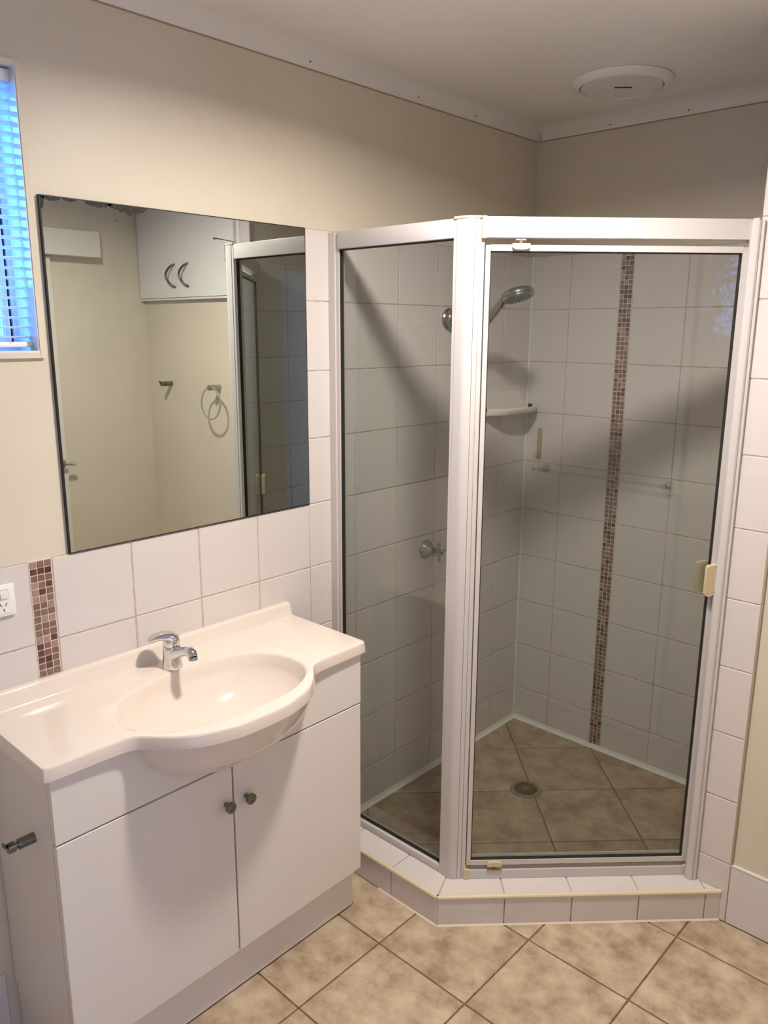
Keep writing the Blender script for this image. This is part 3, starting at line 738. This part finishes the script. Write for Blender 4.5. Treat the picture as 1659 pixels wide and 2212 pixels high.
# jamb at the wall return
jb = [D(.7245, .0), D(.7245, .03), (NX-.002, NY-.001), (1.0482, NY-.001), (1.0482, NY-.012), (1.0435, NY-.014), (1.0435, NY-.019), (1.036, NY-.024), (1.028, NY-.0245)]
jb = [(1.0165, -.5985), (1.0225, -.6035), (1.031, -.6045), (1.0385, -.602), (1.0415, -.598), (1.0415, -.5945), (1.0482, -.5935), (1.0482, NY-.001), (1.0125, NY-.001), (1.0125, -.588)]
part('door_jamb', vbox(MB(), jb, KZ+.0008, ZH1-.004), alu, ss, 30)
part('jamb_cap', MB().box(1.022, 1.036, -.598, -.584, ZH1-.004, ZH1+.002), beige, ss)
# sill rail and its end caps
part('sill_rail', vbox(MB(), dbox(.0565, .711, -.002, .02), KZ+.0008, KZ+.029), alu, ss, 30)
for s0, s1 in ((.0405, .0575), (.7095, .724)):
    part('sill_end_cap', vbox(MB(), dbox(s0, s1, -.0045, .022), KZ+.0008, KZ+.033), beige, ss, 30)
# door leaf
DZ0, DZ1 = .1465, 1.9225; d0, d1 = .0480, .7200
rl = .0152
door = part('door', vbox(MB(), dbox(d0+.012, d1-.0162, .0, .016), DZ1-rl, DZ1), alu, ss, label='pivoting shower door in a slim white frame')
part('bottom_rail', vbox(MB(), dbox(d0+.012, d1-.0162, .0, .016), DZ0, DZ0+rl), alu, door)
part('stile', vbox(MB(), dbox(d0, d0+.012, .0, .016), DZ0+.012, DZ1-.0125), alu, door)
part('stile', vbox(MB(), dbox(d1-.0162, d1, .0, .016), DZ0+.012, DZ1-.0125), alu, door)
for s0, s1, za, zb_ in ((d0, d0+.012, DZ1-.0125, DZ1-.001), (d1-.0162, d1, DZ1-.0125, DZ1-.001), (d0, d0+.012, DZ0, DZ0+.012), (d1-.0162, d1, DZ0, DZ0+.012)):
    part('corner_block', vbox(MB(), dbox(s0, s1, .0005, .0155), za, zb_), beige, door)
part('door_glass', vbox(MB(), dbox(d0+.009, d1-.013, .0055, .0105), DZ0+.010, DZ1-.010), glass_m, door, label='grey glass door pane')
gk = MB(); gs0, gs1, gz0, gz1 = d0+.012, d1-.0162, DZ0+rl, DZ1-rl
for s0, s1, za, zb_ in ((gs0, gs0+.003, gz0, gz1), (gs1-.003, gs1, gz0, gz1), (gs0, gs1, gz1-.0035, gz1), (gs0, gs1, gz0, gz0+.0035)):
    vbox(gk, dbox(s0, s1, .003, .0145), za, zb_)
part('gasket', gk, rubber, door)
part('drip_strip', vbox(MB(), dbox(gs0+.004, gs1-.004, .0112, .0135), gz0+.0045, gz0+.014), seal_m, door)
# pivots
def pill(z0, z1, s0, s1, up):
    m_ = (s1-s0)/2; pts = [(-m_, 0), (m_, 0), (m_, .009), (m_*.86, .0125), (m_*.5, .0148), (0, .0155), (-m_*.5, .0148), (-m_*.86, .0125), (-m_, .009)]
    c = (s0+s1)/2
    return MB().prism(pts, -.0095, .004, lambda a, h, d: (*D(c+a, d), (z0+h if up else z1-h)))
part('pivot', pill(0, DZ1+.003, .1135, .1575, False), beige, door, 30, label='beige upper pivot block')
part('pivot', pill(DZ0-.001, 0, .1105, .1545, True), beige, door, 30, label='beige lower pivot block')
part('pivot_pin', MB().lathe([(.0045, 0), (.0045, .010)], (*D(.136, -.001), DZ1+.002), (0, 0, 1), 14), brass, ss)
part('pivot_seat', vbox(MB(), dbox(.123, .148, -.004, .014), ZH0-.007, ZH0), alu, ss)
part('pivot_seat', vbox(MB(), dbox(.1105, .1545, -.0045, .021), KZ+.0275, KZ+.0305), lam_edge, ss)
part('pivot_pin', MB().lathe([(.0045, 0), (.0045, .016)], (*D(.133, .006), KZ+.030), (0, 0, 1), 14), brass, ss)
# handle (outside and inside)
HZ0, HZ1 = .999, 1.087
hp = [(.000, .004), (.0045, -.0015), (.0095, -.003), (.0215, -.003), (.0215, 0), (.0345, 0), (.0345, .088), (.0215, .088), (.0150, .0865), (.006, .0855), (.0015, .082), (0, .076)]
hs = .6845
part('handle', MB().prism(hp, -.0125, .0005, lambda a, c, d: (*D(hs+a, d-(.007*(1-a/.0345))), HZ0+c)), beige, door, 30, label='beige finger-pull door handle')
part('handle', MB().prism(hp, .0155, .030, lambda a, c, d: (*D(hs-.014+a, d), HZ0+.002+c)), beige, door, 30, label='beige inner door handle seen through the glass')
for zz in (.0795, .009):
    part('screw', MB().lathe([(0, 0), (.0021, 0), (.0021, .0008), (0, .0008)], (*D(hs+.0285, -.0138), HZ0+zz), (D(0, -1)[0]-D(0, 0)[0], D(0, -1)[1]-D(0, 0)[1], 0), 12, False), dark, door)
part('latch_keeper', vbox(MB(), dbox(.7185, .7265, -.003, .012), 1.024, 1.063), beige, ss)

# ------------------------------------------------------------------ shower rose
SH = (0, -.524, 1.7515)
sh = thing('shower_rose', SH, 'chrome shower rose on an angled arm above the soap dish', 'shower head')
part('rosette', MB().lathe([(.0365, 0), (.0365, .006), (.033, .010), (.031, .0125), (.031, .026), (.027, .030), (.012, .031), (.012, .034)], SH, (1, 0, 0), 40), chrome_d, sh, 40)
part('arm', MB().tube([(.03, SH[1], SH[2]), (.08, SH[1], SH[2]-.004), (.13, SH[1]-.002, SH[2]-.018), (.155, SH[1]-.003, SH[2]-.016)], [.011, .011, .0115, .013], 18), chrome_d, sh, 60)
part('handle', MB().tube([(.135, SH[1]-.003, SH[2]-.034), (.165, SH[1]-.004, SH[2]-.012), (.20, SH[1]-.004, SH[2]+.024), (.226, SH[1]-.004, SH[2]+.052), (.245, SH[1]-.004, SH[2]+.068)], [.012, .0135, .0135, .0125, .015], 18), chrome_d, sh, 60)
tl_ = math.radians(17); nax = (math.sin(tl_), 0, -math.cos(tl_))
HC = Vector((.283, SH[1]-.004, SH[2]+.079))
hd_ = part('head', MB().lathe([(0, -.016), (.030, -.0145), (.047, -.009), (.0535, -.001), (.055, .006), (.0545, .007), (.0535, .0075), (.055, .009), (.0545, .016), (.051, .0185), (0, .0185)], tuple(HC), nax, 44, False), chrome_d, sh, 40)
part('face', MB().lathe([(0, .0186), (.047, .0186), (.047, .0205), (.043, .0212), (0, .0205)], tuple(HC), nax, 40, False), mat('grey_rose_face', (.10, .12, .13), .35), hd_, 40)
nv = Vector(nax); nu = Vector((math.cos(tl_), 0, math.sin(tl_))); nw = Vector((0, 1, 0))
for rr_, cnt in ((.012, 6), (.024, 12), (.036, 18)):
    for k in range(cnt):
        a = 2*PI*k/cnt
        part('nozzle', MB().lathe([(.0014, 0), (.0012, .0022), (0, .0022)], tuple(HC + nv*.0205 + nu*rr_*math.cos(a) + nw*rr_*math.sin(a)), nax, 8, False), rubber, hd_)
part('selector', MB().tube([tuple(HC+nu*-.048+nw*-.012+nv*.014), tuple(HC+nu*-.056+nw*-.014+nv*.022), tuple(HC+nu*-.060+nw*-.014+nv*.027)], [.004, .0045, .0055], 10), rubber, hd_)

# shower tap with cross handle
TC = (0, -.6255, .938)
st = thing('shower_tap', TC, 'chrome cross-handle tap with bell flange on the shower wall', 'tap')
part('flange', MB().lathe([(.0355, 0), (.0355, .002), (.034, .005), (.028, .014), (.020, .025), (.0155, .032), (.0145, .039), (0, .039)], TC, (1, 0, 0), 36), chrome_d, st, 40)
part('spindle', MB().lathe([(.009, .035), (.0075, .040), (.0075, .047), (.0105, .050), (.0115, .058), (.0115, .068), (.0095, .073), (.006, .0745), (0, .0745)], TC, (1, 0, 0), 28), chrome_d, st, 40)
for k in range(4):
    a = k*PI/2+.06; dv = Vector((0, math.cos(a), math.sin(a))); c = Vector(TC)+Vector((.062, 0, 0))
    part('cross_arm', MB().tube([tuple(c+dv*.006), tuple(c+dv*.014), tuple(c+dv*.028), tuple(c+dv*.034), tuple(c+dv*.0355)], [.0055, .0056, .0066, .0062, .0035], 14), chrome_d, st, 60)
part('button', MB().lathe([(.006, .0745), (.0055, .0762), (0, .0766)], TC, (1, 0, 0), 20), rubber, st, 40)

# ------------------------------------------------------------------ soap dish in the corner
sdn = thing('soap_dish', (0.04, -.16, LV[6]), 'white ceramic soap dish set in the shower corner', 'soap dish')
bp2 = [(-.31, LV[6]+.002), (-.018, LV[6]+.002), (-.018, LV[6]+.034), (-.03, LV[6]+.042), (-.05, LV[6]+.052), (-.068, LV[6]+.070), (-.074, LV[6]+.092), (-.31, LV[6]+.094)]
part('back_plate', MB().prism(bp2, .0, .013, lambda a, c, d: (d, a, c)), ceram, sdn, 30)
rs = []
nS = 26
for k, (z, k_in) in enumerate(((LV[6]+.002, .42), (LV[6]+.008, .85), (LV[6]+.020, .99), (LV[6]+.030, 1.0), (LV[6]+.033, .97), (LV[6]+.031, .92), (LV[6]+.022, .86), (LV[6]+.016, .70), (LV[6]+.014, .3))):
    ring = []
    for i in range(nS+1):
        y = -.31 + .31*i/nS
        t = i/nS; prof = .086*(1-abs(2*t-1)**3.2*(.62 if t > .5 else .8))
        ring.append((.010+prof*k_in if True else 0, y if True else 0, z))
    ring += [(.004, 0, z), (.004, -.31, z)]
    rs.append(ring)
part('dish', MB().rings(rs), ceram, sdn, 40)

# clear acrylic rail and hook strip on the back wall
ar = thing('acrylic_rail', (.36, -.02, 1.17), 'clear acrylic towel rail on the shower back wall', 'rail')
part('rod', MB().tube([(.072, -.045, 1.172), (.64, -.045, 1.172)], .0055, 14), clear_m, ar, 60)
for xx in (.108, .618):
    part('bracket', MB().lathe([(.017, 0), (.017, .004), (.009, .008), (.008, .045), (.0105, .050), (.0105, .056), (0, .057)], (xx, 0, 1.172), (0, -1, 0), 20), clear_m, ar, 40)
part('end_ball', MB().lathe([(0, -.009), (.006, -.007), (.009, 0), (.006, .007), (0, .009)], (.072, -.045, 1.172), (1, 0, 0), 16, False), clear_m, ar, 60)
hk = thing('clear_hook', (.069, 0, 1.27), 'clear plastic adhesive hook strip beside the shower corner', 'hook')
part('strip', MB().rbox(.058, .080, -.004, -.0002, 1.205, 1.332, .0015), thin_glass('yellowed_clear_plastic', (.90, .88, .76), .06), hk)
part('prong', MB().tube([(.069, -.004, 1.225), (.069, -.016, 1.214), (.069, -.026, 1.216), (.069, -.029, 1.228)], .0042, 12), clear_m, hk, 60)

# ------------------------------------------------------------------ exhaust fan
FC = (.500, -.335)
fn = thing('exhaust_fan', (FC[0], FC[1], CZ), 'round white ceiling exhaust fan with slotted grille', 'exhaust fan')
part('flange', MB().lathe([(.150, 0), (.152, .003), (.150, .009), (.140, .0165), (.130, .020), (.126, .0205), (.1245, .016), (.1245, .0)], (*FC, CZ), (0, 0, -1), 64, False), plast, fn, 40)
part('well', MB().lathe([(.1245, .004), (0, .004)], (*FC, CZ), (0, 0, -1), 48, False), mat('grey_fan_well', L((128, 120, 110)), .8), fn)
GA = math.radians(40); gx, gy = math.cos(GA), math.sin(GA)
R_ = .1195
for k in range(29):
    c = -R_+.0045+k*(2*R_-.009)/28; hw = math.sqrt(max(R_*R_-c*c, 0))
    if hw < .012: continue
    part('louvre', MB().prism([(-hw, c-.0026), (hw, c-.0026), (hw, c+.0026), (-hw, c+.0026)], .012, .0185, lambda a, e, d: (FC[0]+a*gx-e*gy, FC[1]+a*gy+e*gx, CZ-d)), plast, fn)
for c in (-.085, -.045, .0, .045, .085):
    hw = math.sqrt(R_*R_-c*c)
    part('rib', MB().prism([(c-.0016, -hw), (c+.0016, -hw), (c+.0016, hw), (c-.0016, hw)], .010, .0192, lambda a, e, d: (FC[0]+a*gx-e*gy, FC[1]+a*gy+e*gx, CZ-d)), plast, fn)
part('name_plate', MB().prism([(-.026, -.0042), (.026, -.0042), (.026, .0042), (-.026, .0042)], .012, .0200, lambda a, e, d: (FC[0]+.004+a*gx-e*gy, FC[1]+.004+a*gy+e*gx, CZ-d)), rubber, fn, label='small black name plate')

# ------------------------------------------------------------------ things seen in the mirror
CX0, CX1, CZB = 1.098, WX, 1.858
cu = thing('wall_cupboard', (1.5, NY+TH, CZB), 'white high wall cupboard with two bow handles, seen in the mirror', 'cupboard')
part('frame', MB().box(CX0, CX1-.001, NY-.004, NY+TH, CZB-.004, cz0-.001), cupb, cu)
part('bottom_trim', MB().box(CX0, CX1-.001, NY-.018, NY-.004, CZB-.010, CZB-.002), cupb, cu)
for xa, xb, xh, dirn in ((CX0+.024, 1.5225, 1.468, 1), (1.5255, CX1-.006, 1.578, 1)):
    d = part('door', MB().rbox(xa, xb, NY-.020, NY-.0042, CZB, cz0-.03, .0015, 1), cupb, cu)
    pts = [(xh+.040*math.sin(PI*i/12), NY-.020-.026*max(0, math.sin(PI*i/12))**.5 if 0 < i < 12 else NY-.0195, 1.904+.106*i/12) for i in range(13)]
    part('handle', MB().tube(pts, [.004]+[.0052]*11+[.004], 12), mat('bronze_handle_%d' % int(xh*1000), (.16, .14, .12), .35, metal=.9), d, 60, label='bowed dark bronze handle')
hook('robe_hook', (1.696, NY+TH, 1.4515), (0, -1, 0), 'dark chrome hook on the cream wall below the cupboard, seen in the mirror', length=.062)
tr = thing('towel_ring', (1.298, NY+TH, 1.455), 'chrome towel ring on the cream wall below the cupboard, seen in the mirror', 'towel ring')
part('holder', MB().lathe([(.0125, 0), (.0125, .060), (.0115, .0625), (0, .0625)], (1.298, NY+TH, 1.4535), (0, -1, 0), 28), chrome_d, tr, 40)
part('ring', MB().tube([(1.290+.072*math.sin(2*PI*i/48), NY-.0535+.004*math.cos(2*PI*i/48), 1.383+.072*math.cos(2*PI*i/48)) for i in range(48)], .0042, 12, closed=True), chrome, tr, 60)
dl = struct('door_1', MB().rbox(WX-.030, WX-.0005, -1.86, -1.056, .008, 2.03, .002, 1), doorpaint, 'pale flush door opposite the mirror, its edge seen in the mirror', 'door')
part('lever_plate', MB().lathe([(.021, 0), (.021, .004), (.017, .008), (.009, .009), (.008, .030), (0, .031)], (WX-.030, -1.085, 1.09), (-1, 0, 0), 24), chrome_d, dl, 40)
part('lever', MB().tube([(WX-.054, -1.087, 1.09), (WX-.056, -1.07, 1.089), (WX-.055, -1.048, 1.087), (WX-.053, -1.034, 1.085), (WX-.052, -1.024, 1.084)], [.008, .0075, .0085, .0105, .004], 14, flat=[1, .8, .8, .8, .8]), chrome, dl, 60)
single('pelmet_box', MB().rbox(WX-.068, WX-.0005, -1.98, -.830, 2.036, 2.149, .0015, 1), doorpaint, 'long white box pelmet above the door, seen in the mirror', 'pelmet')

# ------------------------------------------------------------------ ceiling lamp
lx, ly, lz = LAMP_POS
la = thing('ceiling_light', LAMP_POS, 'round white ceiling light above the middle of the room', 'ceiling light')
part('base', MB().lathe([(.0, 0), (.15, 0), (.152, .006), (.148, .018), (.136, .022), (.132, .016), (0, .016)], LAMP_POS, (0, 0, -1), 48, False), plast, la, 40)
part('diffuser', MB().lathe([(.131, .017), (.128, .030), (.11, .040), (.06, .047), (0, .049)], LAMP_POS, (0, 0, -1), 48, False), mat('lamp_diffuser', (.9, .88, .85), .4, emit=((1.0, .86, .70), 3.0)), la, 40)
ld = bpy.data.lights.new('ceiling_light_bulb', 'AREA'); ld.shape = 'DISK'; ld.size = .15; ld.energy = LAMP_W; ld.color = LAMP_COL; ld.spread = LAMP_SPREAD
lo = bpy.data.objects.new('ceiling_light_bulb', ld); COL.objects.link(lo); lo.parent = la; lo.location = (0, 0, -.051)
